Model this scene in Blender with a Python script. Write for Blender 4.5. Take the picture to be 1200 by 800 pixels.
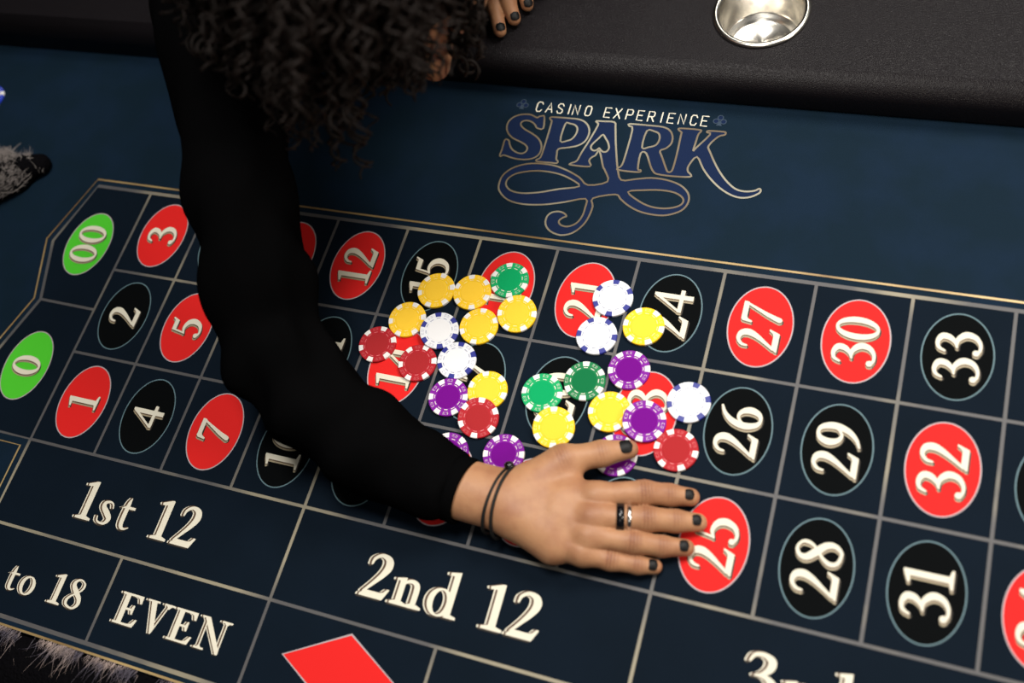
import bpy, bmesh, math, random
import numpy as np
from mathutils import Vector, Matrix, geometry

# ---------------------------------------------------------------- scene, camera, light
for o in list(bpy.data.objects): bpy.data.objects.remove(o)
S = bpy.context.scene
COL = S.collection
U = .084                      # one layout column = 84 mm; z = 0 is the top of the felt
cam_d = bpy.data.cameras.new('camera'); cam = bpy.data.objects.new('camera', cam_d); COL.objects.link(cam)
cam_d.sensor_width = 36; cam_d.lens = 35
cam_d.clip_start = .05
R = Matrix(((0.931362617810476, 0.27934793072118896, -0.2335131853814833),
            (-0.1591670124851077, 0.8892119054172657, 0.42891496756438935),
            (0.32745921318758203, -0.36230777091581323, 0.8726417035944545)))
cam.matrix_world = Matrix.Translation(Vector((9.5635, -1.7591, 10.0615))*U) @ R.transposed().to_4x4()
cam_d.dof.use_dof = True; cam_d.dof.focus_distance = 1.0; cam_d.dof.aperture_fstop = 2.8
S.camera = cam
S.view_settings.view_transform = 'Standard'; S.view_settings.look = 'None'
S.view_settings.gamma = 1; S.view_settings.use_curve_mapping = False
S.view_settings.exposure = 0.0
W = bpy.data.worlds.new('world'); S.world = W; W.use_nodes = True
W.node_tree.nodes['Background'].inputs[0].default_value = (.9, .95, 1, 1)
W.node_tree.nodes['Background'].inputs[1].default_value = .03
def area(name, loc, aim, size, power, color):
    d = bpy.data.lights.new(name, 'AREA'); d.shape = 'DISK'; d.size = size; d.energy = power; d.color = color
    o = bpy.data.objects.new(name, d); COL.objects.link(o); o.location = loc
    o.rotation_euler = (Vector(aim)-Vector(loc)).to_track_quat('-Z', 'Y').to_euler()
area('key_lamp', (.56, .30, 1.60), (.56, .20, 0), .45, 21, (1, .96, .90))
area('side_lamp', (1.20, 1.00, 1.40), (.80, .25, 0), .60, 23, (1, .95, .88))
area('cup_fill_near', (1.05, -1.45, 2.3), (.65, .6, 0), 1.1, 7.5, (1, .95, .86))  # added unseen lamp, placed to give the steel cup bright reflections
area('nose_fill', (2.2, .12, 1.05), (.5, .3, .1), .35, 13, (1, .90, .76))  # added low lamp that brightens the nose and left fingers
area('cup_fill_far', (.35, 2.4, 2.1), (.65, .6, 0), .45, 6, (1, .95, .86))  # second added lamp, for further streaks in the cup

# ---------------------------------------------------------------- helpers
def lin(r, g, b):
    f = lambda c: (c/255/12.92) if c/255 <= .04045 else ((c/255+.055)/1.055)**2.4
    return (f(r), f(g), f(b), 1)
def mat(name, col, rough=.6, metal=0, spec=.5, bump=None, var=None, sss=0, sheen=0, coat=0):
    """principled material; bump=(scale, strength, distance), var=(scale, second colour, low, high)"""
    m = bpy.data.materials.new(name); m.use_nodes = True
    nt = m.node_tree; b = nt.nodes['Principled BSDF']
    b.inputs['Base Color'].default_value = col; b.inputs['Roughness'].default_value = rough
    b.inputs['Metallic'].default_value = metal; b.inputs['Specular IOR Level'].default_value = spec
    if sss:
        b.inputs['Subsurface Weight'].default_value = sss; b.inputs['Subsurface Radius'].default_value = (.008, .003, .0015)
        b.inputs['Subsurface Scale'].default_value = .6
    if sheen: b.inputs['Sheen Weight'].default_value = sheen; b.inputs['Sheen Roughness'].default_value = .5
    if coat: b.inputs['Coat Weight'].default_value = coat
    if bump or var:
        tc = nt.nodes.new('ShaderNodeTexCoord')
    if bump:
        n = nt.nodes.new('ShaderNodeTexNoise'); n.inputs['Scale'].default_value = bump[0]; n.inputs['Detail'].default_value = 3
        bp = nt.nodes.new('ShaderNodeBump'); bp.inputs['Strength'].default_value = bump[1]; bp.inputs['Distance'].default_value = bump[2]
        nt.links.new(tc.outputs['Object'], n.inputs['Vector']); nt.links.new(n.outputs['Fac'], bp.inputs['Height'])
        nt.links.new(bp.outputs['Normal'], b.inputs['Normal'])
    if var:
        n = nt.nodes.new('ShaderNodeTexNoise'); n.inputs['Scale'].default_value = var[0]; n.inputs['Detail'].default_value = 4
        mr = nt.nodes.new('ShaderNodeMapRange'); mr.inputs['From Min'].default_value = var[2]; mr.inputs['From Max'].default_value = var[3]
        mx = nt.nodes.new('ShaderNodeMix'); mx.data_type = 'RGBA'
        mx.inputs['A'].default_value = col; mx.inputs['B'].default_value = var[1]
        nt.links.new(tc.outputs['Object'], n.inputs['Vector']); nt.links.new(n.outputs['Fac'], mr.inputs['Value'])
        nt.links.new(mr.outputs['Result'], mx.inputs['Factor']); nt.links.new(mx.outputs['Result'], b.inputs['Base Color'])
    return m
def link(name, me, mats, parent=None, smooth=False):
    o = bpy.data.objects.new(name, me); COL.objects.link(o)
    for m in (mats if isinstance(mats, (list, tuple)) else [mats]): me.materials.append(m)
    if smooth: me.polygons.foreach_set('use_smooth', [True]*len(me.polygons))
    if parent: o.parent = parent
    return o
def empty(name, loc, parent=None):
    o = bpy.data.objects.new(name, None); COL.objects.link(o); o.location = loc; o.empty_display_size = .02
    if parent: o.parent = parent
    return o
def tag(o, label=None, cat=None, group=None, kind=None):
    for k, v in (('label', label), ('category', cat), ('group', group), ('kind', kind)):
        if v: o[k] = v
    return o
class MB:                                             # mesh builder
    def __init__(s): s.v = []; s.f = []; s.m = []
    def add(s, v, f, mi=0):
        b = len(s.v); s.v += [tuple(p) for p in v]; s.f += [tuple(i+b for i in q) for q in f]; s.m += [mi]*len(f)
    def box(s, c, d, mi=0):
        x, y, z = c; a, b, e = d[0]/2, d[1]/2, d[2]/2
        s.add([(x+i*a, y+j*b, z+k*e) for i in (-1, 1) for j in (-1, 1) for k in (-1, 1)],
              [(0, 1, 3, 2), (4, 6, 7, 5), (0, 4, 5, 1), (2, 3, 7, 6), (0, 2, 6, 4), (1, 5, 7, 3)], mi)
    def lathe(s, prof, n=48, mi=0, c=(0, 0, 0), close=False):
        v = []; f = []; k = len(prof)
        for i in range(n):
            a = 2*math.pi*i/n
            v += [(c[0]+r*math.cos(a), c[1]+r*math.sin(a), c[2]+z) for r, z in prof]
        for i in range(n):
            j = (i+1) % n
            for q in range(k if close else k-1):
                w = (q+1) % k; f.append((i*k+q, j*k+q, j*k+w, i*k+w))
        s.add(v, f, mi)
    def tube(s, pts, rad, n=10, mi=0, cap=True, closed=False):
        pts = [Vector(p) for p in pts]; k = len(pts); v = []; f = []; nrm = None
        for i, p in enumerate(pts):
            if closed: t = (pts[(i+1) % k]-pts[i-1]).normalized()
            else: t = (pts[min(i+1, k-1)]-pts[max(i-1, 0)]).normalized()
            if nrm is None: nrm = t.orthogonal().normalized()
            nrm = (nrm-t*nrm.dot(t)).normalized(); bi = t.cross(nrm)
            r = rad[i] if hasattr(rad, '__len__') else rad
            v += [p+(nrm*math.cos(2*math.pi*a/n)+bi*math.sin(2*math.pi*a/n))*r for a in range(n)]
        for i in range(k if closed else k-1):
            j = (i+1) % k
            for a in range(n): b = (a+1) % n; f.append((i*n+a, i*n+b, j*n+b, j*n+a))
        if cap and not closed: f += [tuple(range(n))[::-1], tuple(range((k-1)*n, k*n))]
        s.add(v, f, mi)
    def build(s, name, mats, parent=None, smooth=False):
        me = bpy.data.meshes.new(name); me.from_pydata(s.v, [], s.f)
        o = link(name, me, mats, parent, smooth)
        if any(s.m): me.polygons.foreach_set('material_index', s.m)
        me.update(); return o
def catmull(P, n=6, closed=False):
    P = [np.array(p, float) for p in P]; k = len(P); out = []
    for i in range(k if closed else k-1):
        if closed: a, b, c, d = P[i-1], P[i], P[(i+1) % k], P[(i+2) % k]
        else: a, b, c, d = P[max(i-1, 0)], P[i], P[i+1], P[min(i+2, k-1)]
        for j in range(n):
            t = j/n
            out.append(.5*((2*b)+(c-a)*t+(2*a-5*b+4*c-d)*t*t+(3*b-a-3*c+d)*t**3))
    if not closed: out.append(P[-1])
    return out
def ribbon(pts, closed=False, capn=5):
    """pts rows (x, y, width) -> verts, faces of a flat stroke with round ends"""
    k = len(pts); v = []; f = []
    for i in range(k):
        a = pts[i-1] if (closed or i) else pts[0]; b = pts[(i+1) % k] if (closed or i < k-1) else pts[-1]
        t = np.array(b[:2])-np.array(a[:2]); L = np.hypot(*t) or 1; t = t/L; nx, ny = -t[1], t[0]; w = pts[i][2]/2
        v += [(pts[i][0]+nx*w, pts[i][1]+ny*w), (pts[i][0]-nx*w, pts[i][1]-ny*w)]
    for i in range(k if closed else k-1):
        j = (i+1) % k; f.append((2*i, 2*i+1, 2*j+1, 2*j))
    if not closed:
        for e, d in ((0, 1), (k-1, k-2)):
            b = len(v); cx, cy, w = pts[e]
            v += [(cx+w/2*math.cos(2*math.pi*q/10), cy+w/2*math.sin(2*math.pi*q/10)) for q in range(10)]
            f.append(tuple(range(b, b+10)))
    return v, f
def fillpoly(outer, holes=()):
    loops = [[Vector((x, y, 0)) for x, y in outer]]+[[Vector((x, y, 0)) for x, y in h] for h in holes]
    tri = geometry.tessellate_polygon(loops)
    return [tuple(p[:2]) for l in loops for p in l], [tuple(t) for t in tri]
# ---------------------------------------------------------------- printed lettering: strokes of changing width and serif polygons
def ring(cx, cy, rx, ry, wx, wy, n=28):
    return [(cx+(rx-wx/2)*math.cos(a), cy+(ry-wy/2)*math.sin(a), wy+(wx-wy)*abs(math.cos(a))**1.3) for a in [2*math.pi*i/n for i in range(n)]]
SIX = [(.53, .965, .05), (.34, .87, .09), (.17, .66, .14), (.10, .36, .165), (.17, .11, .12), (.31, .035, .075), (.45, .11, .13), (.51, .30, .165), (.45, .48, .12), (.32, .555, .07), (.20, .49, .06), (.13, .38, .05)]
BASE = lambda x: [(x-.17, 0), (x+.17, 0), (x+.17, .045), (x+.08, .085), (x-.08, .085), (x-.17, .045)]
GL = {   # advance, curved strokes, closed strokes, polygons
 '0': (.62, [], [ring(.31, .5, .30, .5, .15, .07)], []),
 '1': (.50, [], [], [[(.20, .05), (.34, .05), (.34, 1.0), (.29, 1.0), (.05, .90), (.06, .85), (.20, .86)], [(.06, 0), (.48, 0), (.48, .05), (.35, .09), (.19, .09), (.06, .05)]]),
 '2': (.62, [[(.09, .73, .05), (.12, .86, .075), (.25, .955, .09), (.41, .90, .15), (.455, .74, .17), (.38, .54, .13), (.23, .31, .085), (.08, .10, .06)]], [], [[(.01, 0), (.51, 0), (.61, .25), (.565, .255), (.50, .165), (.44, .14), (.15, .14), (.02, .05)]]),
 '3': (.60, [[(.06, .79, .05), (.13, .92, .08), (.28, .955, .10), (.43, .87, .15), (.42, .71, .14), (.30, .58, .08), (.18, .53, .04)], [(.20, .545, .05), (.38, .53, .11), (.53, .37, .16), (.50, .17, .13), (.35, .05, .085), (.18, .04, .07), (.10, .11, .10)]], [], [[(.10+.075*math.cos(a), .12+.075*math.sin(a)) for a in [i*math.pi/6 for i in range(12)]]]),
 '4': (.66, [], [], [[(.38, .0), (.51, .0), (.51, 1.0), (.45, 1.0), (.38, .92)], [(.44, 1.0), (.46, .90), (.09, .33), (.01, .30)], [(.01, .24), (.65, .24), (.65, .345), (.02, .345)]]),
 '5': (.60, [[(.10, .53, .05), (.27, .59, .09), (.45, .50, .15), (.51, .32, .165), (.43, .12, .12), (.27, .035, .08), (.14, .05, .07), (.09, .12, .09)], [(.18, .93, .05), (.115, .54, .05)]], [], [[(.16, .96), (.17, .83), (.47, .83), (.55, 1.04), (.51, 1.05), (.46, .97)], [(.09+.07*math.cos(a), .12+.07*math.sin(a)) for a in [i*math.pi/6 for i in range(12)]]]),
 '6': (.61, [SIX], [], []),
 '9': (.61, [[(.61-x, 1-y, w) for x, y, w in SIX]], [], []),
 '7': (.62, [[(.56, .92, .05), (.42, .62, .075), (.29, .34, .105), (.19, .07, .13)]], [], [[(.03, .72), (.075, .72), (.13, .83), (.18, .86), (.58, .86), (.60, .93), (.60, .99), (.10, .99), (.06, .94)]]),
 '8': (.60, [], [[(.44, .90, .06), (.30, .965, .065), (.16, .89, .10), (.14, .74, .15), (.29, .56, .17), (.46, .38, .15), (.50, .20, .12), (.40, .05, .08), (.28, .035, .07), (.12, .10, .09), (.08, .25, .10), (.18, .41, .07), (.34, .54, .055), (.45, .67, .07), (.48, .80, .08)]], []),
 's': (.44, [[(.36, .45, .04), (.32, .55, .05), (.22, .585, .06), (.11, .53, .10), (.12, .42, .13), (.25, .30, .15), (.355, .17, .13), (.29, .04, .08), (.16, .025, .06), (.07, .07, .05), (.045, .17, .04)]], [], []),
 't': (.44, [[(.21, .80, .03), (.185, .62, .11), (.18, .20, .12), (.22, .06, .10), (.31, .03, .06), (.41, .08, .03)]], [], [[(.03, .53), (.40, .53), (.40, .59), (.14, .59)]]),
 'n': (.66, [[(.17, .46, .05), (.28, .555, .08), (.40, .55, .11), (.47, .44, .125), (.47, .05, .12)]], [], [[(.10, .05), (.215, .05), (.215, .62), (.02, .57), (.02, .53), (.10, .53)], BASE(.16), BASE(.48)]),
 'd': (.66, [], [ring(.27, .29, .26, .31, .13, .05)], [[(.42, .03), (.54, .03), (.54, 1.02), (.33, .97), (.33, .92), (.42, .91)], [(.42, 0), (.66, 0), (.66, .045), (.54, .08), (.42, .08)]]),
 'r': (.46, [[(.17, .42, .05), (.26, .54, .08), (.38, .55, .12)]], [], [[(.10, .05), (.215, .05), (.215, .62), (.02, .57), (.02, .53), (.10, .53)], BASE(.16)]),
 'o': (.58, [], [ring(.28, .30, .27, .32, .13, .055)], []),
 'E': (.74, [], [], [[(.13, .03), (.27, .03), (.27, .97), (.13, .97)], [(.02, .94), (.66, .94), (.66, 1), (.02, 1)], [(.02, 0), (.64, 0), (.64, .06), (.02, .06)], [(.66, 1), (.66, .76), (.61, .76), (.56, .90), (.45, .95)], [(.64, 0), (.71, .25), (.66, .25), (.57, .10), (.42, .05)], [(.27, .48), (.50, .48), (.50, .54), (.27, .54)], [(.50, .37), (.50, .66), (.46, .66), (.42, .54), (.42, .48), (.46, .37)]]),
 'V': (.82, [[(.66, .96, .045), (.42, .02, .045)]], [], [[(.12, .97), (.28, .97), (.46, .18), (.42, -.02), (.39, -.02)], [(.01, .95), (.38, .95), (.38, 1), (.01, 1)], [(.52, .95), (.82, .95), (.82, 1), (.52, 1)], [(.58, .96), (.76, .96), (.67, .84)]]),
 'N': (.88, [[(.19, .92, .045), (.19, .04, .045)], [(.74, .96, .045), (.74, 0, .045)]], [], [[(.09, .97), (.25, .97), (.76, .10), (.76, -.03), (.70, -.03)], [(.01, .95), (.24, .95), (.24, 1), (.01, 1)], [(.05, 0), (.34, 0), (.34, .05), (.05, .05)], [(.59, .95), (.89, .95), (.89, 1), (.59, 1)], [(.12, .04), (.26, .04), (.19, .14)], [(.66, .96), (.82, .96), (.74, .86)]]),
 ' ': (.34, [], [], []),
}
def width(t): return sum(GL[c][0] for c in t)+.07*(len(t)-1)
def text_geo(mb, t, X, mi, d=0, off=(0, 0), z=0, gap=.07):
    """X maps glyph space (x, y) to table space; d thickens"""
    x0 = 0; lift = [0]
    for c in t:
        adv, st, cl, po = GL[c]
        def put(v, f):
            mb.add([X(x+x0+off[0], y+off[1])+(z+lift[0]+4e-7*i,) for i, (x, y) in enumerate(v)], f, mi); lift[0] = (lift[0]+.000006) % .00007
        for s_ in st: put(*ribbon([(p[0], p[1], p[2]+2*d) for p in catmull(s_, 6)]))
        for s_ in cl: put(*ribbon([(p[0], p[1], p[2]+2*d) for p in catmull(s_, 3, True)], True))
        for p_ in po:
            put(*fillpoly(p_))
            if d: put(*ribbon([(a, b, 2*d) for a, b in p_], True))
        x0 += adv+gap
def printed_text(name, t, X, parent, mats, gap=.07, deep=1.0, inline=0):
    mb = MB()
    text_geo(mb, t, X, 0, .022, (-.050*deep, -.022), .00036, gap)      # dark edge of the embossed look
    text_geo(mb, t, X, 1, .004-.006*inline, (-.066*deep-.020*inline, -.006), .00044, gap)      # tan side
    text_geo(mb, t, X, 2, .009, (-.022*deep-.016*inline, 0), .00052, gap)               # fine brown line
    text_geo(mb, t, X, 3, -.006*inline, (.012*inline, 0), .0006, gap)                       # cream face
    return mb.build(name, mats, parent)
SANS = {'C': [[(.9, .8), (.75, 1), (.25, 1), (.08, .82), (.08, .18), (.25, 0), (.75, 0), (.9, .2)]], 'A': [[(.02, 0), (.5, 1), (.98, 0)], [(.2, .32), (.8, .32)]],
 'S': [[(.9, .8), (.72, 1), (.28, 1), (.1, .85), (.1, .65), (.9, .35), (.9, .15), (.72, 0), (.28, 0), (.1, .2)]], 'I': [[(.5, 0), (.5, 1)]], 'N': [[(.08, 0), (.08, 1), (.92, 0), (.92, 1)]],
 'O': [[(.25, 1), (.75, 1), (.92, .82), (.92, .18), (.75, 0), (.25, 0), (.08, .18), (.08, .82), (.25, 1)]], 'E': [[(.92, 1), (.08, 1), (.08, 0), (.92, 0)], [(.08, .52), (.75, .52)]],
 'X': [[(.05, 0), (.95, 1)], [(.05, 1), (.95, 0)]], 'P': [[(.08, 0), (.08, 1), (.75, 1), (.92, .88), (.92, .58), (.75, .45), (.08, .45)]], 'R': [[(.08, 0), (.08, 1), (.75, 1), (.92, .88), (.92, .6), (.75, .48), (.08, .48)], [(.5, .48), (.95, 0)]]}
# ---------------------------------------------------------------- materials
M = {}
M['felt'] = mat('blue_felt', (.0047, .0136, .0245, 1), .75, 0, .06, bump=(900, .35, .0006), var=(16, (.0056, .0153, .0318, 1), .40, .64))
M['panel'] = mat('navy_print', (.0032, .0074, .0138, 1), .75, 0, .05, bump=(1100, .3, .0005), var=(14, (.0036, .0082, .0158, 1), .35, .65))
M['red'] = mat('red_print', (.70, .017, .016, 1), .75, 0, .12, bump=(1100, .25, .0004))
M['green_print'] = mat('green_print', (.075, .56, .030, 1), .75, 0, .12, bump=(1100, .25, .0004))
M['black_print'] = mat('black_print', (.0016, .0022, .0026, 1), .8, 0, .05, bump=(1100, .25, .0004))
M['edge_pale'] = mat('pale_edge_print', (.40, .34, .36, 1), .7)
M['edge_blue'] = mat('pale_blue_edge_print', (.095, .17, .20, 1), .7)
M['line'] = mat('grey_line_print', (.085, .083, .086, 1), .55, 0, .3, var=(5, (.28, .25, .18, 1), .50, .63))  # beige noise patches stand in for sheen on the grey lines
M['gold'] = mat('gold_line_print', (.20, .125, .05, 1), .45, .2, .5, var=(6, (.50, .36, .16, 1), .42, .62))
M['cream'] = mat('cream_print', (.72, .68, .56, 1), .7, 0, .15)
M['tan'] = mat('tan_print', (.33, .275, .175, 1), .6)
M['brown'] = mat('brown_print', (.085, .045, .022, 1), .6)
M['dark'] = mat('dark_print', (.02, .014, .008, 1), .7)
M['club_line'] = mat('club_line_print', (.035, .055, .085, 1), .8, 0, .1)
M['logo_blue'] = mat('logo_blue_print', (.0075, .0165, .052, 1), .85, 0, .08, bump=(1100, .3, .0004))
M['logo_line'] = mat('logo_line_print', (.13, .095, .055, 1), .6, var=(7, (.30, .28, .21, 1), .47, .62))
M['leather'] = mat('black_leather', (.0062, .0049, .0062, 1), .47, 0, .20)
def leather_nodes(m):
    nt = m.node_tree; b = nt.nodes['Principled BSDF']
    tc = nt.nodes.new('ShaderNodeTexCoord'); v = nt.nodes.new('ShaderNodeTexVoronoi'); v.inputs['Scale'].default_value = 620; v.feature = 'DISTANCE_TO_EDGE'; v.inputs['Randomness'].default_value = .9
    n = nt.nodes.new('ShaderNodeTexNoise'); n.inputs['Scale'].default_value = 420; n.inputs['Detail'].default_value = 3
    ad = nt.nodes.new('ShaderNodeMath'); ad.operation = 'MULTIPLY_ADD'; ad.inputs[1].default_value = .35
    bp = nt.nodes.new('ShaderNodeBump'); bp.inputs['Strength'].default_value = .8; bp.inputs['Distance'].default_value = .0009
    nt.links.new(tc.outputs['Object'], v.inputs['Vector']); nt.links.new(tc.outputs['Object'], n.inputs['Vector'])
    nt.links.new(n.outputs['Fac'], ad.inputs[0]); nt.links.new(v.outputs['Distance'], ad.inputs[2])
    nt.links.new(ad.outputs[0], bp.inputs['Height']); nt.links.new(bp.outputs['Normal'], b.inputs['Normal'])
leather_nodes(M['leather'])
M['wood'] = mat('dark_wood', (.03, .017, .01, 1), .4, bump=(60, .2, .001))
M['plush'] = mat('black_plush', (.003, .0028, .0036, 1), .95, 0, .02, bump=(300, .8, .003))
M['fibre'] = mat('pale_fibre', (.38, .29, .26, 1), .6, var=(45, (.065, .055, .080, 1), .40, .58))
M['steel'] = mat('brushed_steel', (.76, .73, .67, 1), .24, 1, .5, bump=(70, .06, .0005))
M['carpet'] = mat('dark_carpet', (.012, .011, .013, 1), .95, 0, .1, bump=(400, .8, .004), var=(6, (.02, .016, .018, 1), .4, .6))
# ---------------------------------------------------------------- room and table
mb = MB(); mb.box((.5, .5, -.785), (9, 9, .05)); floor = mb.build('floor', M['carpet']); floor['kind'] = 'structure'
M['wall'] = mat('dark_wall_paint', (.02, .018, .02, 1), .8, bump=(80, .1, .001))
mb = MB(); mb.box((.5, 5.0, .62), (9, .1, 2.76)); wb = mb.build('wall_back', M['wall']); wb['kind'] = 'structure'
mb = MB(); mb.box((-4.0, .5, .62), (.1, 8.9, 2.76)); wb = mb.build('wall_left', M['wall']); wb['kind'] = 'structure'
AS = 1.2357
XL, XR, YN, YF = -7.4, 16.6, -2.158, 6.1           # felt extents in columns
TB = empty('roulette_table', (4.5*U, 2*U, -.76))
tag(TB, 'roulette table with printed blue felt and black padded leather armrest', 'table')
TB_inv = Matrix.Translation((-4.5*U, -2*U, .76))
def tchild(o, parent=TB):
    o.parent = parent
    if parent is TB: o.matrix_parent_inverse = TB_inv
    return o
mb = MB(); mb.box(((XL+XR)/2*U, (YN+YF)/2*U, -.006), ((XR-XL)*U, (YF-YN)*U, .012)); tchild(mb.build('felt', M['felt']))
mb = MB(); mb.box(((XL+XR)/2*U, (YN+8.7)/2*U, -.027), ((XR-XL)*U+.1, (8.7-YN)*U, .03)); mb.box(((XL+XR)/2*U, 2.6*U, -.09), ((XR-XL)*U-.1, .75, .096))
tchild(mb.build('table_frame', M['wood']))
for x in (XL+2.5, XR-2.5):
    for y in (-.3, 6.6):
        mb = MB(); mb.box((x*U, y*U, -.449), (.09, .09, .622)); tchild(mb.build('leg', M['wood']))
# layout panel (dark print inside the border)
def flat(pts, z): 
    v, f = fillpoly(pts); return [(x*U, y*U, z) for x, y in v], f
Y3, YD, YO = 3*AS, -1.063, -2.056
PENT = [(0, Y3), (-.93, Y3), (-1.21, 2.75), (-.92, 1.865), (-1.21, .96), (-.93, 0), (0, 0)]
BORDER = [(13.2, Y3)]+PENT[1:6]+[(0, 0), (0, YO), (12, YO), (12, 0), (13.2, 0)]
mb = MB(); mb.add(*flat(BORDER, .00012)); tchild(mb.build('layout_panel', M['panel']))
mb = MB(); LW = .036
LIFT = [0]
def line(pts, w=LW, z=.0003, closed=False, m=None):
    LIFT[0] = (LIFT[0]+.000005) % .0002
    v, f = ribbon([(x, y, w) for x, y in pts], closed); (m or mb).add([(x*U, y*U, z+LIFT[0]+2e-7*i) for i, (x, y) in enumerate(v)], f)
line(BORDER, .048, closed=True)
for r in (1, 2): line([(0, r*AS), (13.2, r*AS)])
line([(0, 0), (12, 0)])
for c in range(0, 13): line([(c, 0), (c, Y3)])
line([(-.92, 1.865), (0, 1.855)])
line([(0, YD), (12, YD)])
for c in (4, 8): line([(c, 0), (c, YO)])
for c in (2, 6, 10): line([(c, YD), (c, YO)])
tchild(mb.build('grid_line', M['line']))
G = .105
mb = MB(); line([(13.3, Y3+G), (-.99, Y3+G), (-1.33, 2.77), (-1.03, 1.865), (-1.33, .94), (-.99, -G), (-G, -G), (-G, YO-G*.8), (12+G, YO-G*.8), (12+G, -G), (13.3, -G)], .026, .0003, True)
tchild(mb.build('gold_border', M['gold']))
mb = MB(); line([(-2.896, 3.912), (-2.711, 4.215), (-2.69, 4.24)], .03); line([(-2.896, 3.912), (-4.2, 1.8)], .03)
tchild(mb.build('printed_line', M['line']))
# numbers
RED = {1, 3, 5, 7, 9, 12, 14, 16, 18, 19, 21, 23, 25, 27, 30, 32, 34, 36}
TM2 = [M['dark'], M['cream'], M['brown'], M['cream']]
TM = [M['dark'], M['tan'], M['brown'], M['cream']]
def oval(cx, cy, text, colour):
    mb = MB(); n = 56
    ring_ = [(cx+.345*math.cos(2*math.pi*i/n), cy+.49*math.sin(2*math.pi*i/n)) for i in range(n)]
    mb.add([(x*U, y*U, .0002) for x, y in ring_], [tuple(range(n))], 0)
    v, f = ribbon([(x, y, .014) for x, y in ring_], True); mb.add([(x*U, y*U, .00028) for x, y in v], f, 1)
    fm = {'red': M['red'], 'black': M['black_print'], 'green': M['green_print']}[colour]
    o = tchild(mb.build('number_oval', [fm, M['edge_blue'] if colour == 'black' else M['edge_pale']]))
    o['label'] = '%s oval with cream number %s' % (colour, text)
    h = .445; w = width(text)*h
    X = lambda gx, gy: ((cx+h/2-gy*h)*U, (cy-w/2+gx*h)*U)
    nm = printed_text('numeral', text, X, o, TM)
    nm.matrix_parent_inverse = Matrix()
    return o
for c in range(12):
    for r in range(3):
        k = 3*c+r+1; oval(c+.5, (r+.5)*AS, str(k), 'red' if k in RED else 'black')
oval(-.61, 2.79, '00', 'green'); oval(-.61, .925, '0', 'green')
def bet(name, text, x0, x1, yb, h, label, gap=.07):
    s = (x1-x0)/(sum(GL[c][0] for c in text)+gap*(len(text)-1))
    X = lambda gx, gy: ((x0+gx*s)*U, (yb+gy*h)*U)
    o = tchild(printed_text(name, text, X, None, TM2, gap, .8, .7)); o['label'] = label
def bet2(words, x0, x1, yb, h, gap):
    full = ' '.join(words); s = (x1-x0)/(sum(GL[c][0] for c in full)+gap*(len(full)-1)); x = x0
    for w in words:
        wd = s*(sum(GL[c][0] for c in w)+gap*(len(w)-1))
        bet('bet_text', w, x, x+wd, yb, h, 'cream lettering reading '+w, gap); x += wd+s*(GL[' '][0]+2*gap)
bet2(['1st', '12'], 1.10, 2.83, -.772, .47, .10)
bet2(['2nd', '12'], 4.97, 7.00, -.762, .475, .06)
bet2(['3rd', '12'], 9.02, 10.96, -.768, .475, .08)
bet2(['1', 'to', '18'], .20, 1.73, -1.765, .345, .08)
bet2(['EVEN'], 2.20, 3.68, -1.758, .345, .05)
for cx, k in ((5.06, 'red'), (7.06, 'black')):
    mb = MB(); d = [(cx-.69, -1.56), (cx, -1.94), (cx+.69, -1.56), (cx, -1.175)]
    mb.add([(x*U, y*U, .0002) for x, y in d], [(0, 1, 2, 3)], 0)
    v, f = ribbon([(x, y, .02) for x, y in d], True); mb.add([(x*U, y*U, .00028) for x, y in v], f, 1)
    o = tchild(mb.build('bet_diamond', [M['red'] if k == 'red' else M['black_print'], M['edge_pale']])); o['label'] = k+' diamond with thin pale outline'
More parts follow.
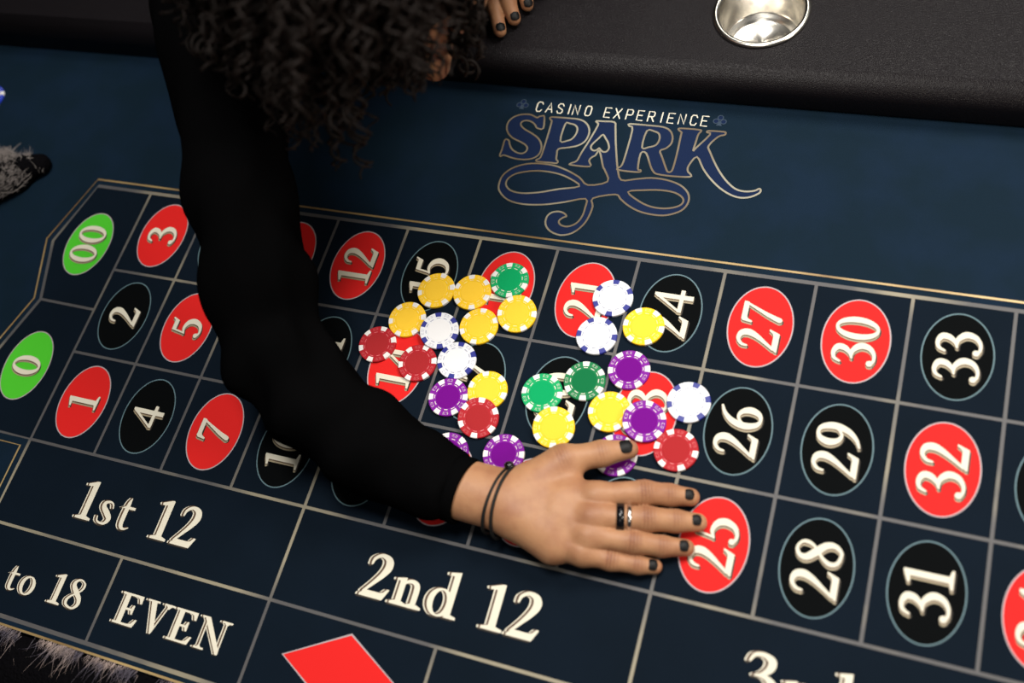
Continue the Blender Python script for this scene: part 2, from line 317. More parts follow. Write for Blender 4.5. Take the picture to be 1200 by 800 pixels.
# logo
LOGO=[
( [(5.286,5.588),(5.323,5.403),(5.238,5.402),(5.203,5.444),(5.152,5.483),(5.084,5.503),(5.032,5.492),(5.003,5.458),(5.019,5.414),(5.077,5.367),(5.185,5.316),(5.278,5.263),(5.343,5.199),(5.382,5.116),(5.384,5.028),(5.349,4.962),(5.270,4.918),(5.167,4.902),(5.056,4.909),(4.956,4.933),(4.914,4.940),(4.883,4.915),(4.867,4.940),(4.869,5.038),(4.863,5.162),(4.888,5.183),(4.926,5.161),(4.949,5.110),(5.000,5.044),(5.076,5.000),(5.148,4.991),(5.193,5.023),(5.201,5.077),(5.163,5.125),(5.073,5.169),(4.966,5.210),(4.884,5.273),(4.838,5.349),(4.826,5.439),(4.859,5.516),(4.923,5.568),(5.009,5.596),(5.104,5.597),(5.193,5.560),(5.218,5.581),(5.246,5.591)] ,[]),
( [(5.367,5.579),(5.417,5.593),(5.616,5.596),(5.755,5.593),(5.857,5.550),(5.921,5.468),(5.941,5.373),(5.917,5.265),(5.846,5.196),(5.750,5.158),(5.611,5.116),(5.610,5.037),(5.624,4.960),(5.648,4.937),(5.647,4.903),(5.550,4.899),(5.391,4.897),(5.369,4.921),(5.411,4.961),(5.417,5.102),(5.413,5.332),(5.406,5.520),(5.384,5.544)] ,[ [(5.595,5.504),(5.653,5.516),(5.726,5.500),(5.770,5.452),(5.776,5.372),(5.745,5.290),(5.694,5.254),(5.600,5.238)] ]),
( [(5.982,5.590),(6.070,5.596),(6.219,5.598),(6.255,5.514),(6.309,5.310),(6.379,5.077),(6.434,4.914),(6.516,4.760),(6.689,4.795),(6.871,4.835),(7.061,4.830),(7.239,4.779),(7.353,4.684),(7.388,4.568),(7.352,4.455),(7.265,4.383),(7.133,4.333),(6.968,4.330),(6.816,4.357),(6.673,4.422),(6.571,4.494),(6.494,4.546),(6.236,4.457),(6.262,4.342),(6.251,4.193),(6.210,4.065),(6.113,3.943),(5.976,3.891),(5.835,3.926),(5.749,4.012),(5.736,4.121),(5.783,4.189),(5.865,4.213),(5.935,4.198),(5.978,4.160),(5.941,4.137),(5.901,4.083),(5.937,4.031),(6.027,4.020),(6.120,4.077),(6.168,4.181),(6.174,4.305),(6.146,4.437),(5.892,4.353),(5.624,4.280),(5.361,4.256),(5.168,4.293),(5.035,4.391),(4.989,4.488),(4.997,4.631),(5.078,4.746),(5.216,4.828),(5.388,4.867),(5.617,4.864),(5.811,4.811),(5.989,4.731),(6.124,4.635),(6.354,4.715),(6.282,4.870),(6.243,4.924),(6.172,5.087),(6.129,5.150),(6.107,5.079),(6.066,5.039),(6.047,4.986),(6.079,4.904),(5.828,4.899),(5.829,4.925),(5.892,4.967),(5.919,5.091),(5.971,5.289),(6.022,5.524),(6.003,5.566)] ,[ [(6.122,5.394),(6.174,5.338),(6.217,5.282),(6.248,5.208),(6.235,5.154),(6.195,5.138),(6.152,5.162),(6.123,5.188),(6.108,5.162),(6.068,5.143),(6.029,5.165),(6.015,5.207),(6.038,5.262),(6.080,5.328)] , [(6.023,4.604),(5.777,4.531),(5.531,4.448),(5.316,4.410),(5.161,4.433),(5.079,4.512),(5.086,4.604),(5.166,4.684),(5.332,4.743),(5.509,4.765),(5.717,4.748),(5.888,4.693)] , [(6.640,4.602),(6.829,4.652),(7.033,4.678),(7.203,4.664),(7.308,4.605),(7.324,4.535),(7.266,4.474),(7.131,4.431),(6.965,4.433),(6.805,4.489)] ]),
( [(6.419,5.592),(6.649,5.596),(6.844,5.591),(6.941,5.549),(6.995,5.461),(7.001,5.357),(6.950,5.279),(6.890,5.237),(6.938,5.143),(7.026,4.980),(7.050,4.949),(7.077,4.946),(7.101,4.990),(7.104,5.204),(7.092,5.493),(7.091,5.535),(7.049,5.568),(7.052,5.593),(7.206,5.600),(7.310,5.596),(7.322,5.577),(7.299,5.526),(7.293,5.412),(7.288,5.283),(7.315,5.332),(7.440,5.542),(7.400,5.569),(7.412,5.595),(7.597,5.601),(7.621,5.583),(7.614,5.556),(7.545,5.523),(7.457,5.379),(7.492,5.291),(7.618,5.084),(7.750,4.921),(7.887,4.811),(8.004,4.788),(8.112,4.811),(8.162,4.847),(8.183,4.821),(8.166,4.780),(8.082,4.720),(7.974,4.696),(7.856,4.719),(7.710,4.798),(7.570,4.918),(7.460,5.044),(7.351,5.203),(7.280,5.062),(7.289,4.983),(7.327,4.947),(7.330,4.908),(7.123,4.891),(6.934,4.898),(6.875,4.931),(6.823,5.006),(6.730,5.180),(6.662,5.172),(6.680,4.948),(6.716,4.932),(6.713,4.901),(6.572,4.893),(6.438,4.901),(6.432,4.927),(6.467,4.962),(6.480,5.088),(6.475,5.508),(6.427,5.557)] ,[ [(6.660,5.512),(6.756,5.514),(6.820,5.483),(6.844,5.402),(6.820,5.316),(6.742,5.275),(6.658,5.259)] ])]
lg = MB()
for li, (outer, holes) in enumerate(LOGO):
    o_ = [tuple(p) for p in catmull(outer, 3, True)]; h_ = [[tuple(p) for p in catmull(h, 3, True)] for h in holes]
    v, f = fillpoly(o_, h_); lg.add([(x*U, y*U, .00020+.00001*li) for x, y in v], f, 0)
    for lj, l in enumerate([o_]+h_):
        v, f = ribbon([(x, y, .023) for x, y in l], True); lg.add([(x*U, y*U, .0003+.00004*li+.000008*lj+1e-7*i) for i, (x, y) in enumerate(v)], f, 1)
o = tchild(lg.build('logo', [M['logo_blue'], M['logo_line']])); o['label'] = 'blue lettering SPARK with pale outline and looped swash'
CAS = [5.133, 5.274, 5.417, 5.556, 5.632, 5.793, 6.048, 6.182, 6.336, 6.475, 6.616, 6.766, 6.866, 7.005, 7.152, 7.285]
mb = MB()
for ch, x in zip('CASINOEXPERIENCE', CAS):
    w = .088 if ch != 'I' else .05
    for s_ in SANS[ch]: line([(x+.012+(a-.08)*w, 5.66+.148*b) for a, b in s_], .0155, .0003)
o = tchild(mb.build('logo_text', M['cream'])); o['label'] = 'cream lettering CASINO EXPERIENCE'
for cx, cy in ((4.942, 5.749), (7.517, 5.76)):
    mb = MB()
    for dx, dy in ((0, .045), (-.045, -.012), (.045, -.012)):
        line([(cx+dx+.034*math.cos(a), cy+dy+.034*math.sin(a)) for a in [i*math.pi/6 for i in range(12)]], .012, .0003, True)
        mb.add([((cx+dx+.034*math.cos(a))*U, (cy+dy+.034*math.sin(a))*U, .0002) for a in [i*math.pi/6 for i in range(12)]], [tuple(range(12))], 1)
    mb.add([((cx+a)*U, (cy+b)*U, .0003) for a, b in ((-.035, -.075), (.035, -.075), (0, 0))], [(0, 1, 2)], 0)
    o = tchild(mb.build('club_mark', [M['club_line'], M['logo_blue']]))
# armrest
def armrest():
    y0, y1, h = 5.985*U, 8.70*U, .044
    prof = [(y0+.010, -.012), (y0+.002, .004)]
    r = .019
    for i in range(11):
        a = math.pi-(math.pi/2)*i/10; prof.append((y0+r+r*math.cos(a), h-r+r*math.sin(a)))
    prof += [(y0+r+.002, h), (y1-r-.002, h)]
    for i in range(11):
        a = math.pi/2-(math.pi/2)*i/10; prof.append((y1-r+r*math.cos(a), h-r+r*math.sin(a)))
    prof += [(y1, -.012)]
    v = []; f = []; k = len(prof); xs = np.linspace(XL*U, XR*U, 2)
    for x in xs: v += [(x, y, z) for y, z in prof]
    for i in range(len(xs)-1): f += [(i*k+q, i*k+(q+1) % k, (i+1)*k+(q+1) % k, (i+1)*k+q) for q in range(k)]
    f += [tuple(range(k))[::-1], tuple(range((len(xs)-1)*k, len(xs)*k))]
    m = MB(); m.add(v, f); rail = m.build('armrest', M['leather'])
    bm = bmesh.new(); bm.from_mesh(rail.data); bmesh.ops.recalc_face_normals(bm, faces=bm.faces[:]); bm.to_mesh(rail.data); bm.free()
    c = MB(); c.lathe([(.0452, -.0465), (.0452, .2)], 64, c=(CUP[0], CUP[1], 0)); nv = 64
    c.f += [tuple(2*i for i in range(nv))[::-1], tuple(2*i+1 for i in range(nv))]; c.m += [0, 0]
    cut = c.build('cutter', M['leather'])
    bm = bmesh.new(); bm.from_mesh(cut.data); bmesh.ops.recalc_face_normals(bm, faces=bm.faces[:]); bm.to_mesh(cut.data); bm.free()
    md = rail.modifiers.new('hole', 'BOOLEAN'); md.operation = 'DIFFERENCE'; md.object = cut; md.solver = 'EXACT'
    dg = bpy.context.evaluated_depsgraph_get()
    me = bpy.data.meshes.new_from_object(rail.evaluated_get(dg)); rail.modifiers.clear(); rail.data = me
    bpy.data.objects.remove(cut)
    for p in me.polygons: p.use_smooth = len(p.vertices) <= 4 and abs(p.normal.x) < .5
    return rail
CUP = (7.79*U, 7.03*U)
rail = tchild(armrest())
# near edge: dark pile trim with pale fibres
mb = MB(); k = 10
ys = [(YN*U-.002, -.001), (YN*U-.02, .003), (YN*U-.045, -.002), (YN*U-.066, -.016), (YN*U-.074, -.035), (YN*U-.07, -.06), (YN*U-.0, -.06)]
xs = np.linspace(XL*U, XR*U, 60)
v = [(x, y+.0015*math.sin(x*61), z+.001*math.sin(x*83)) for x in xs for y, z in ys]; n = len(ys)
mb.add(v, [(i*n+q, (i+1)*n+q, (i+1)*n+(q+1) % n, i*n+(q+1) % n) for i in range(59) for q in range(n)]+[tuple(range(n)), tuple(range(59*n, 60*n))[::-1]])
trim = tchild(mb.build('edge_trim', M['plush'], smooth=True)); trim['label'] = 'black pile trim along the near edge'
rnd = random.Random(4); mb = MB()
def fibre(m, p, d, L, w, curl, droop):
    pts = []; d = Vector(d).normalized(); p = Vector(p); side = Vector((rnd.uniform(-1, 1), rnd.uniform(-1, 1), .2)).normalized()
    for i in range(6):
        pts.append(p.copy()); p = p+d*(L/5); d = (d+side*curl/5+Vector((0, 0, -droop/5))).normalized()
    v = []
    for i, q in enumerate(pts):
        ww = w*(1-i/5.5); t = (pts[min(i+1, 5)]-pts[max(i-1, 0)]).normalized(); s_ = t.cross(Vector((.3, -.5, .8))).normalized()*ww
        v += [q-s_, q+s_]
    m.add(v, [(2*i, 2*i+1, 2*i+3, 2*i+2) for i in range(5)])
for i in range(4600):
    x = rnd.uniform(-1.5, 9)*U; c = math.sin(x*95)+.6*math.sin(x*41+1)+.5*math.sin(x*170)
    if c+rnd.uniform(-1.2, 1.2) < -.1: continue
    L = rnd.uniform(.004, .012) if rnd.random() < .85 else rnd.uniform(.014, .034)
    fibre(mb, (x, YN*U+.0008-rnd.uniform(0, .010)*rnd.random(), rnd.uniform(.0005, .0032)), (rnd.gauss(.0, .5), -1, rnd.uniform(.15, .7)), L, .00022, rnd.uniform(0, 1.1), rnd.uniform(.1, .9))
o = mb.build('frayed_fibre', M['fibre'], trim); o['kind'] = 'stuff'; o['label'] = 'pale loose fibres on the black trim'
# cup holder
ch = empty('cup_holder', (CUP[0], CUP[1], .044)); tag(ch, 'round stainless steel cup holder sunk in the black leather armrest', 'cup holder')
mb = MB(); mb.lathe([(.0420, .0012), (.0432, .0032), (.0455, .0040), (.0480, .0034), (.0490, .0016), (.0484, .0004), (.0455, .0004), (.0424, .0002)], 96, close=True); mb.build('rim', M['steel'], ch, True)
mb = MB(); mb.lathe([(.0440, .0012), (.0424, .0012), (.0418, -0.0031), (.0412, -0.0437), (.0395, -0.0464), (.0360, -0.0472), (.0340, -0.0503), (.0325, -0.0511), (.0005, -0.0511), (.0005, -0.0523), (.0420, -0.0523), (.0440, -0.0031)], 96, close=True); mb.build('cup', M['steel'], ch, True)
# ---------------------------------------------------------------- poker chips
CR, CT = .0197, .0034
CM = {}
for k, c, inl in (('yellow', (.93, .57, .020, 1), (.94, .585, .045, 1)), ('green', (.006, .36, .12, 1), (.004, .33, .11, 1)), ('dark green', (.012, .19, .065, 1), (.006, .15, .05, 1)),
                  ('white', (.74, .75, .79, 1), (.76, .76, .78, 1)), ('red', (.40, .014, .022, 1), (.36, .022, .026, 1)), ('purple', (.20, .010, .30, 1), (.15, .003, .22, 1)), ('blue', (.02, .05, .50, 1), (.02, .05, .50, 1))):
    CM[k] = (mat('chip_'+k.replace(' ', '_'), c, .62, 0, .18, bump=(700, .08, .0003)), mat('chip_centre_'+k.replace(' ', '_'), inl, .7, 0, .06, bump=(500, .25, .0004)))
CM['spot_white'] = mat('chip_spot_white', (.82, .80, .78, 1), .45); CM['spot_blue'] = mat('chip_spot_blue', (.018, .026, .24, 1), .45)
CM['mark_blue'] = mat('chip_mark_grey_blue', (.20, .22, .34, 1), .5); CM['mark_pale'] = mat('chip_mark_pale', (.85, .78, .70, 1), .5)
CM['mark_yellow'] = mat('chip_mark_pale_yellow', (.93, .78, .38, 1), .5); CM['mark_red'] = mat('chip_mark_pale_red', (.62, .16, .17, 1), .5)
def mesh_of(mb, name, mats, smooth=False):
    me = bpy.data.meshes.new(name); me.from_pydata(mb.v, [], mb.f)
    for m in mats: me.materials.append(m)
    if any(mb.m): me.polygons.foreach_set('material_index', mb.m)
    me.update(); return me
def arc_patch(mb, r0, r1, a0, a1, z, n=5, mi=0, side=0):
    v = []; f = []
    for i in range(n+1):
        a = a0+(a1-a0)*i/n; c, s = math.cos(a), math.sin(a)
        v += [(r0*c, r0*s, z), ((r1-.0005)*c if side else r1*c, (r1-.0005)*s if side else r1*s, z)]
        if side: v += [((r1+.00006)*c, (r1+.00006)*s, z-.00055), ((r1+.00006)*c, (r1+.00006)*s, .0005)]
    k = 4 if side else 2
    for i in range(n): f += [(i*k+q, i*k+q+1, (i+1)*k+q+1, (i+1)*k+q) for q in range(k-1)]
    mb.add(v, f, mi)
b = MB(); b.lathe([(0, 0), (CR-.0004, 0), (CR, .0004), (CR, CT-.0005), (CR-.0005, CT), (CR*.625, CT), (CR*.615, CT-.00018), (0, CT-.00018)], 48)
inl = MB(); inl.lathe([(CR*.60, CT-.0001), (CR*.58, CT+.00004), (0, CT+.00004)], 40)
sp = MB(); arc_patch(sp, CR*.755, CR, -.175, .175, CT+.00008, 5, 0, 1)
mk = MB()
for i in range(6):
    for da in (.0, math.pi/6):
        a = i*math.pi/3+da; arc_patch(mk, CR*.66, CR*.692, a-.14, a+.14, CT+.00006, 4)
    a = i*math.pi/3+math.pi/6                          # printed dice between the edge spots
    r = random.Random(i)
    for s_ in (-1, 1):
        aa = a+s_*.085
        arc_patch(mk, CR*.80, CR*.811, aa-.065, aa+.065, CT+.00006, 2); arc_patch(mk, CR*.909, CR*.92, aa-.055, aa+.055, CT+.00006, 2)
        arc_patch(mk, CR*.80, CR*.92, aa+s_*.052, aa+s_*.063, CT+.00006, 1)
        for q in range(2+i % 2): 
            rr = CR*(.83+.032*q); arc_patch(mk, rr, rr+CR*.02, aa-.03+.03*((q+i) % 3), aa-.008+.03*((q+i) % 3), CT+.00006, 1)
chip_me = {}
def chip_mesh(col):
    if col not in chip_me:
        spot = CM['spot_blue'] if col == 'white' else CM['spot_white']
        mark = {'white': CM['mark_blue'], 'yellow': CM['mark_yellow'], 'red': CM['mark_red'], 'blue': CM['mark_pale']}.get(col, CM['mark_pale'])
        out = []
        for mb_, nm, m_ in ((b, 'chip_body', CM[col][0]), (inl, 'centre_disc', CM[col][1]), (sp, 'edge_spot', spot), (mk, 'printed_dice_ring', mark)):
            me = mesh_of(mb_, nm, [m_])
            if nm == 'chip_body':
                for p in me.polygons: p.use_smooth = abs(p.normal.z) < .9
            out.append(me)
        chip_me[col] = out
    return chip_me[col]
def put(o, name, me, parent, rz=0):
    c = bpy.data.objects.new(name, me); COL.objects.link(c); c.parent = parent; c.rotation_euler = (0, 0, rz); return c
def chip(col, x, y, spot_deg, label, over=(), z0=.0001):
    ch_ = empty('poker_chip', (x*U, y*U, z0)); tag(ch_, label, 'poker chip', 'poker chips scattered on the roulette layout')
    body, cd, es, dr = chip_mesh(col)
    put(ch_, 'chip_body', body, ch_); put(ch_, 'centre_disc', cd, ch_)
    a0 = math.radians(spot_deg+9)
    put(ch_, 'printed_dice_ring', dr, ch_, a0)
    for i in range(6): put(ch_, 'edge_spot', es, ch_, a0+i*math.pi/3)
    if over:                                            # rests with one edge on its neighbours: tilt it
        d = Vector((0, 0, 0)); dist = 1
        for i in over:
            q = Vector((CHIPS[i][1]-x, CHIPS[i][2]-y, 0))*U; d += q.normalized(); dist = min(dist, q.length)
        d.normalize(); th = math.asin(min((CT+.0004)/dist, .25))
        ax = Vector((-d.y, d.x, 0)); ch_.rotation_mode = 'QUATERNION'
        ch_.rotation_quaternion = Matrix.Rotation(-th, 3, ax).to_quaternion()
        ch_.location.z = z0+CR*math.sin(th)
    return ch_
CHIPS = [
 ('yellow', 4.667, 2.897, 71, 'yellow poker chip lying on the lower edge of the black 15 oval', ()),
 ('yellow', 5.123, 2.948, 98, 'yellow poker chip touching the left side of the green chip on the red 18 oval', ()),
 ('green', 5.536, 3.179, 97, 'bright green poker chip on the red 18 oval, topmost chip of all', ()),
 ('yellow', 5.760, 2.755, 59, 'yellow poker chip lapping the lower edge of the green chip on the red 18 oval', (2,)),
 ('yellow', 4.431, 2.458, 68, 'leftmost yellow poker chip, just above the two red chips on the 14 oval', ()),
 ('white', 4.888, 2.377, 101, 'white poker chip with blue edge spots leaning on the leftmost yellow chip', (4,)),
 ('yellow', 5.345, 2.525, 81, 'yellow poker chip directly below the red 18 oval, right of a white chip', ()),
 ('red', 4.168, 2.077, 76, 'red poker chip on the left edge of the red 14 oval', ()),
 ('red', 4.750, 1.935, 68, 'red poker chip on the right side of the red 14 oval beside a white chip', ()),
 ('white', 5.215, 2.054, 82, 'white poker chip with blue edge spots on the left part of the black 17 oval', ()),
 ('purple', 5.259, 1.594, 61, 'purple poker chip under the edge of a red chip, below the black 17 oval', ()),
 ('yellow', 5.692, 1.764, 103, 'yellow poker chip on the black 17 oval, partly covered by a red chip', ()),
 ('red', 5.696, 1.416, 84, 'red poker chip resting on a purple and a yellow chip', (10, 11)),
 ('purple', 5.471, 0.957, 105, 'purple poker chip half hidden under the black sleeve on the red 16 oval', ()),
 ('purple', 6.101, 1.069, 61, 'purple poker chip touching the bracelet bead at the wrist', ()),
 ('green', 6.324, 1.854, 54, 'bright green poker chip on the left side of the black 20 oval', ()),
 ('dark green', 6.762, 2.085, 90, 'dark green poker chip on the upper right of the black 20 oval', ()),
 ('yellow', 6.570, 1.480, 94, 'yellow poker chip just above the back of the hand, lapping a green chip', (15,)),
 ('purple', 7.216, 2.307, 64, 'purple poker chip above the red 23 oval, uppermost of the purple chips', ()),
 ('white', 6.819, 3.148, 83, 'white poker chip with blue edge spots on the upper right of the red 21 oval', ()),
 ('white', 6.754, 2.650, 54, 'white poker chip with blue edge spots on the bottom edge of the red 21 oval', ()),
 ('yellow', 7.250, 2.857, 109, 'yellow poker chip on the left edge of the black 24 oval', ()),
 ('yellow', 7.123, 1.784, 60, 'yellow poker chip wedged between dark green chip and purple chip on 23', ()),
 ('purple', 7.523, 1.744, 79, 'purple poker chip in the middle of the red 23 oval, leaning on a yellow chip', (22,)),
 ('white', 7.937, 2.056, 70, 'white poker chip with blue edge spots left of the black 26 oval', ()),
 ('red', 7.921, 1.502, 109, 'red poker chip right of the thumb tip, below the red 23 oval', ()),
 ('purple', 7.308, 1.314, 112, 'purple poker chip held down under the thumb', ()),
]
for c in CHIPS: chip(*c[:5], over=c[5])
bc = chip('blue', -3.72, 4.98, 20, 'blue poker chip alone at the far left, apart from all the others'); 
# ---------------------------------------------------------------- implicit modelling (numpy surface nets)
def smin(a, b, k):
    h = np.clip(.5+.5*(b-a)/k, 0, 1); return b*(1-h)+a*h-k*h*(1-h)
class Field:
    def __init__(s, lo, hi, h):
        s.lo = np.array(lo, float); s.h = h; n = np.ceil((np.array(hi)-s.lo)/h).astype(int)+1
        ax = [(s.lo[i]+h*np.arange(n[i])).astype(np.float32) for i in range(3)]
        s.X, s.Y, s.Z = np.meshgrid(*ax, indexing='ij')
    def cap(s, a, b, ra, rb, sc=(1, 1, 1)):
        a = np.array(a, np.float32); b = np.array(b, np.float32); d = b-a; L = float(d@d)+1e-12
        px, py, pz = s.X-a[0], s.Y-a[1], s.Z-a[2]
        t = np.clip((px*d[0]+py*d[1]+pz*d[2])/L, 0, 1)
        px -= t*d[0]; py -= t*d[1]; pz -= t*d[2]
        if sc != (1, 1, 1): px = px/sc[0]; py = py/sc[1]; pz = pz/sc[2]
        return np.sqrt(px*px+py*py+pz*pz)-(ra+(rb-ra)*t)
    def ell(s, c, r):
        q = np.sqrt(((s.X-c[0])/r[0])**2+((s.Y-c[1])/r[1])**2+((s.Z-c[2])/r[2])**2)
        return (q-1)*min(r)
    def chain(s, P, rs, k):
        d = None
        for i in range(len(P)-1):
            c = s.cap(P[i], P[i+1], rs[i], rs[i+1]); d = c if d is None else smin(d, c, k)
        return d
    def gauss(s, c, r): return np.exp(-((s.X-c[0])**2+(s.Y-c[1])**2+(s.Z-c[2])**2)/(2*r*r))
    def mesh(s, f):
        n = f.shape; ins = f < 0; I = np.arange
        cnt = np.zeros([m-1 for m in n], np.int8)
        for dx in (0, 1):
            for dy in (0, 1):
                for dz in (0, 1): cnt += ins[dx:n[0]-1+dx, dy:n[1]-1+dy, dz:n[2]-1+dz]
        act = (cnt > 0) & (cnt < 8); idx = -np.ones(act.shape, np.int64); cells = np.argwhere(act); idx[act] = I(len(cells))
        acc = np.zeros((len(cells), 3)); num = np.zeros(len(cells)); c0 = cells
        corner = lambda o: f[c0[:, 0]+o[0], c0[:, 1]+o[1], c0[:, 2]+o[2]].astype(float)
        cs = [(a, b_, c) for a in (0, 1) for b_ in (0, 1) for c in (0, 1)]
        val = {o: corner(o) for o in cs}
        for o in cs:
            for ax in range(3):
                if o[ax] == 0:
                    q = list(o); q[ax] = 1; q = tuple(q); A, B = val[o], val[q]; m = (A < 0) != (B < 0)
                    t = np.where(m, A/np.where(m, A-B, 1), 0); p = np.tile(np.array(o, float), (len(cells), 1)); p[:, ax] += t
                    acc[m] += p[m]; num[m] += 1
        V = s.lo+(cells+acc/num[:, None])*s.h; F = []
        for ax in range(3):
            u, w = (ax+1) % 3, (ax+2) % 3
            sl0 = [slice(None)]*3; sl1 = [slice(None)]*3; sl0[ax] = slice(0, -1); sl1[ax] = slice(1, None)
            A = ins[tuple(sl0)]; B = ins[tuple(sl1)]; e = np.argwhere(A != B)
            ok = (e[:, u] > 0) & (e[:, w] > 0) & (e[:, u] < n[u]-1) & (e[:, w] < n[w]-1); e = e[ok]
            fl = A[tuple(e.T)]
            def at(du, dw): q = e.copy(); q[:, u] += du; q[:, w] += dw; return idx[tuple(q.T)]
            quad = np.stack([at(-1, -1), at(0, -1), at(0, 0), at(-1, 0)], 1)
            quad[~fl] = quad[~fl][:, ::-1]; F.append(quad)
        return V, np.concatenate(F)
def mesh_from(parts, name):
    V = []; F = []; n = 0
    for v, f in parts: V.append(v); F.append(f+n); n += len(v)
    V = np.concatenate(V); F = np.concatenate(F)
    me = bpy.data.meshes.new(name); me.vertices.add(len(V)); me.vertices.foreach_set('co', V.astype(np.float32).ravel())
    me.loops.add(F.size); me.loops.foreach_set('vertex_index', F.astype(np.int32).ravel())
    me.polygons.add(len(F)); me.polygons.foreach_set('loop_start', np.arange(0, F.size, 4, dtype=np.int32))
    me.update(calc_edges=True); me.validate(); return me
def smooth_v(v, f, it=2, lam=.5):
    for _ in range(it):
        acc = np.zeros_like(v); num = np.zeros(len(v))
        for i in range(4):
            for j in ((i+1) % 4, (i-1) % 4):
                np.add.at(acc, f[:, i], v[f[:, j]]); np.add.at(num, f[:, i], 1)
        v = v+lam*(acc/np.maximum(num, 1)[:, None]-v)
    return v
P_ = np.array
def hand(F, fingers, thumb, wrist, radii, trad, up, wr=.0185, heel=-.09):
    """fingers: four chains MCP, PIP, DIP, tip; thumb chain CMC, MCP, IP, tip; wrist: two sides, near and far"""
    (wu0, wu1), (wl0, wl1) = wrist
    palm = smin(F.cap(wu1, wu0, wr, wr*.97), F.cap(wl1, wl0, wr, wr*.92), .018)
    wm = (P_(wu0)+P_(wl0))/2
    palm = smin(palm, F.cap((P_(wu1)+P_(wl1))/2, wm, wr*1.02, wr), .012)
    roots = [P_(wu0)*(1-t)+P_(wl0)*t for t in (.12, .4, .68, .95)]
    for c, rt, r in zip(fingers, roots, radii): palm = smin(palm, F.cap(rt, P_(c[0])-up*.003, wr*.80, r*1.18), .012)
    palm = smin(palm, F.cap(P_(wl0)*.85+P_(fingers[3][0])*.15, P_(wl0)*.35+P_(fingers[3][0])*.65+np.cross(up, P_(fingers[3][0])-P_(wl0))*heel-up*.004, .0165, .0150), .012)
    palm = smin(palm, F.cap(P_(thumb[0]), P_(thumb[1])-up*.002, .0165, .0125), .014)
    palm = smin(palm, F.cap(P_(thumb[1])-up*.004, P_(fingers[0][0])*.75+P_(roots[0])*.25-up*.006, .0095, .010), .012)   # web
    for c, rt in zip(fingers, roots):                                  # tendons and knuckles
        palm -= .0019*F.gauss(P_(c[0])+up*.010, .0060)
        q = P_(c[0])*.6+rt*.4+up*.014
        palm -= .0011*F.gauss(q, .006); palm -= .0008*F.gauss(P_(c[0])*.35+rt*.65+up*.014, .006)
    for a_, b_ in zip(fingers[:-1], fingers[1:]):
        m = (P_(a_[0])+P_(b_[0]))/2+up*.012; palm += .0022*F.gauss(m, .0065)
    tot = palm
    def digit(c, r, k):
        c = [P_(q) for q in c]
        d = F.chain(c, r, .004)
        for ji, amp in ((1, .0009), (2, .0005)):
            d -= amp*F.gauss(c[ji], r[ji]*1.0)                          # wider joints
            t = (c[ji+1]-c[ji-1]); t = t/np.linalg.norm(t)
            s_ = (F.X-c[ji][0])*t[0]+(F.Y-c[ji][1])*t[1]+(F.Z-c[ji][2])*t[2]
            hgt = (F.X-c[ji][0])*up[0]+(F.Y-c[ji][1])*up[1]+(F.Z-c[ji][2])*up[2]
            m = np.clip(hgt/r[ji], 0, 1)*(np.sqrt((F.X-c[ji][0])**2+(F.Y-c[ji][1])**2+(F.Z-c[ji][2])**2) < r[ji]*1.7)
            for off, dp in ((-.0032, .0008), (-.0004, .0012), (.0026, .0010), (.0054, .0005)):
                d += dp*amp/.0009*m*np.exp(-((s_-off)/.00095)**2)
        return d
    for c, r0 in zip(fingers, radii):
        d = digit(c, [r0*1.08, r0*.96, r0*.87, r0*.74], .004)
        tot = np.minimum(tot, smin(palm, d, .0075))
    d = digit(thumb, trad, .005)
    tot = np.minimum(tot, smin(palm, d, .009))
    return tot
skin = mat('skin', (.40, .205, .105, 1), .5, 0, .35, bump=(520, .25, .0007), var=(45, (.31, .140, .072, 1), .42, .70), sss=.06)
nail_m = mat('black_nail_polish', (.003, .003, .0035, 1), .5, 0, .22)
cloth = mat('black_jersey', (.0022, .0022, .0024, 1), 1, 0, .0, bump=(700, .3, .0006))
cord_m = mat('black_cord', (.005, .005, .005, 1), .6, 0, .3, bump=(900, .4, .0005))
hair_m = mat('dark_brown_hair', (.0065, .0036, .0026, 1), .65, 0, .18)
PER = empty('person', (.30, 1.0, -.76))
tag(PER, 'person with dark curly hair in black top, leaning over the table, hand spread flat', 'person')
PINV = Matrix.Translation((-.30, -1.0, .76))
def pchild(o, parent=PER):
    o.parent = parent
    if parent is PER: o.matrix_parent_inverse = PINV
    return o
Z = P_((0, 0, 1.))
TH = [(.5540, .0650, .0260), (.5750, .0885, .0265), (.6058, .1039, .0205), (.6269, .1146, .0140)]
FI = [[(.6121, .0636, .0285), (.6507, .0770, .0220), (.6710, .0820, .0135), (.6880, .0853, .0088)],
      [(.6136, .0446, .0305), (.6583, .0551, .0230), (.6809, .0608, .0140), (.6985, .0650, .0088)],
      [(.6139, .0279, .0285), (.6513, .0338, .0210), (.6745, .0373, .0133), (.6933, .0416, .0086)],
      [(.6115, .0135, .0245), (.6356, .0150, .0180), (.6577, .0178, .0118), (.6715, .0203, .0080)]]
WR = [((.5380, .0520, .0275), (.4600, .0515, .0350)), ((.5400, .0315, .0265), (.4600, .0350, .0350))]
RAD = [.0104, .0105, .0098, .0086]
Fh = Field((.47, -.008, -.001), (.722, .135, .062), .00095)
d = hand(Fh, FI, TH, WR, RAD, [.0145, .0118, .0112, .0085], Z, .0182)
d = np.maximum(d, .0006-Fh.Z)
v, f = Fh.mesh(d); v = smooth_v(v, f, 1, .35); body_parts = [(v, f)]
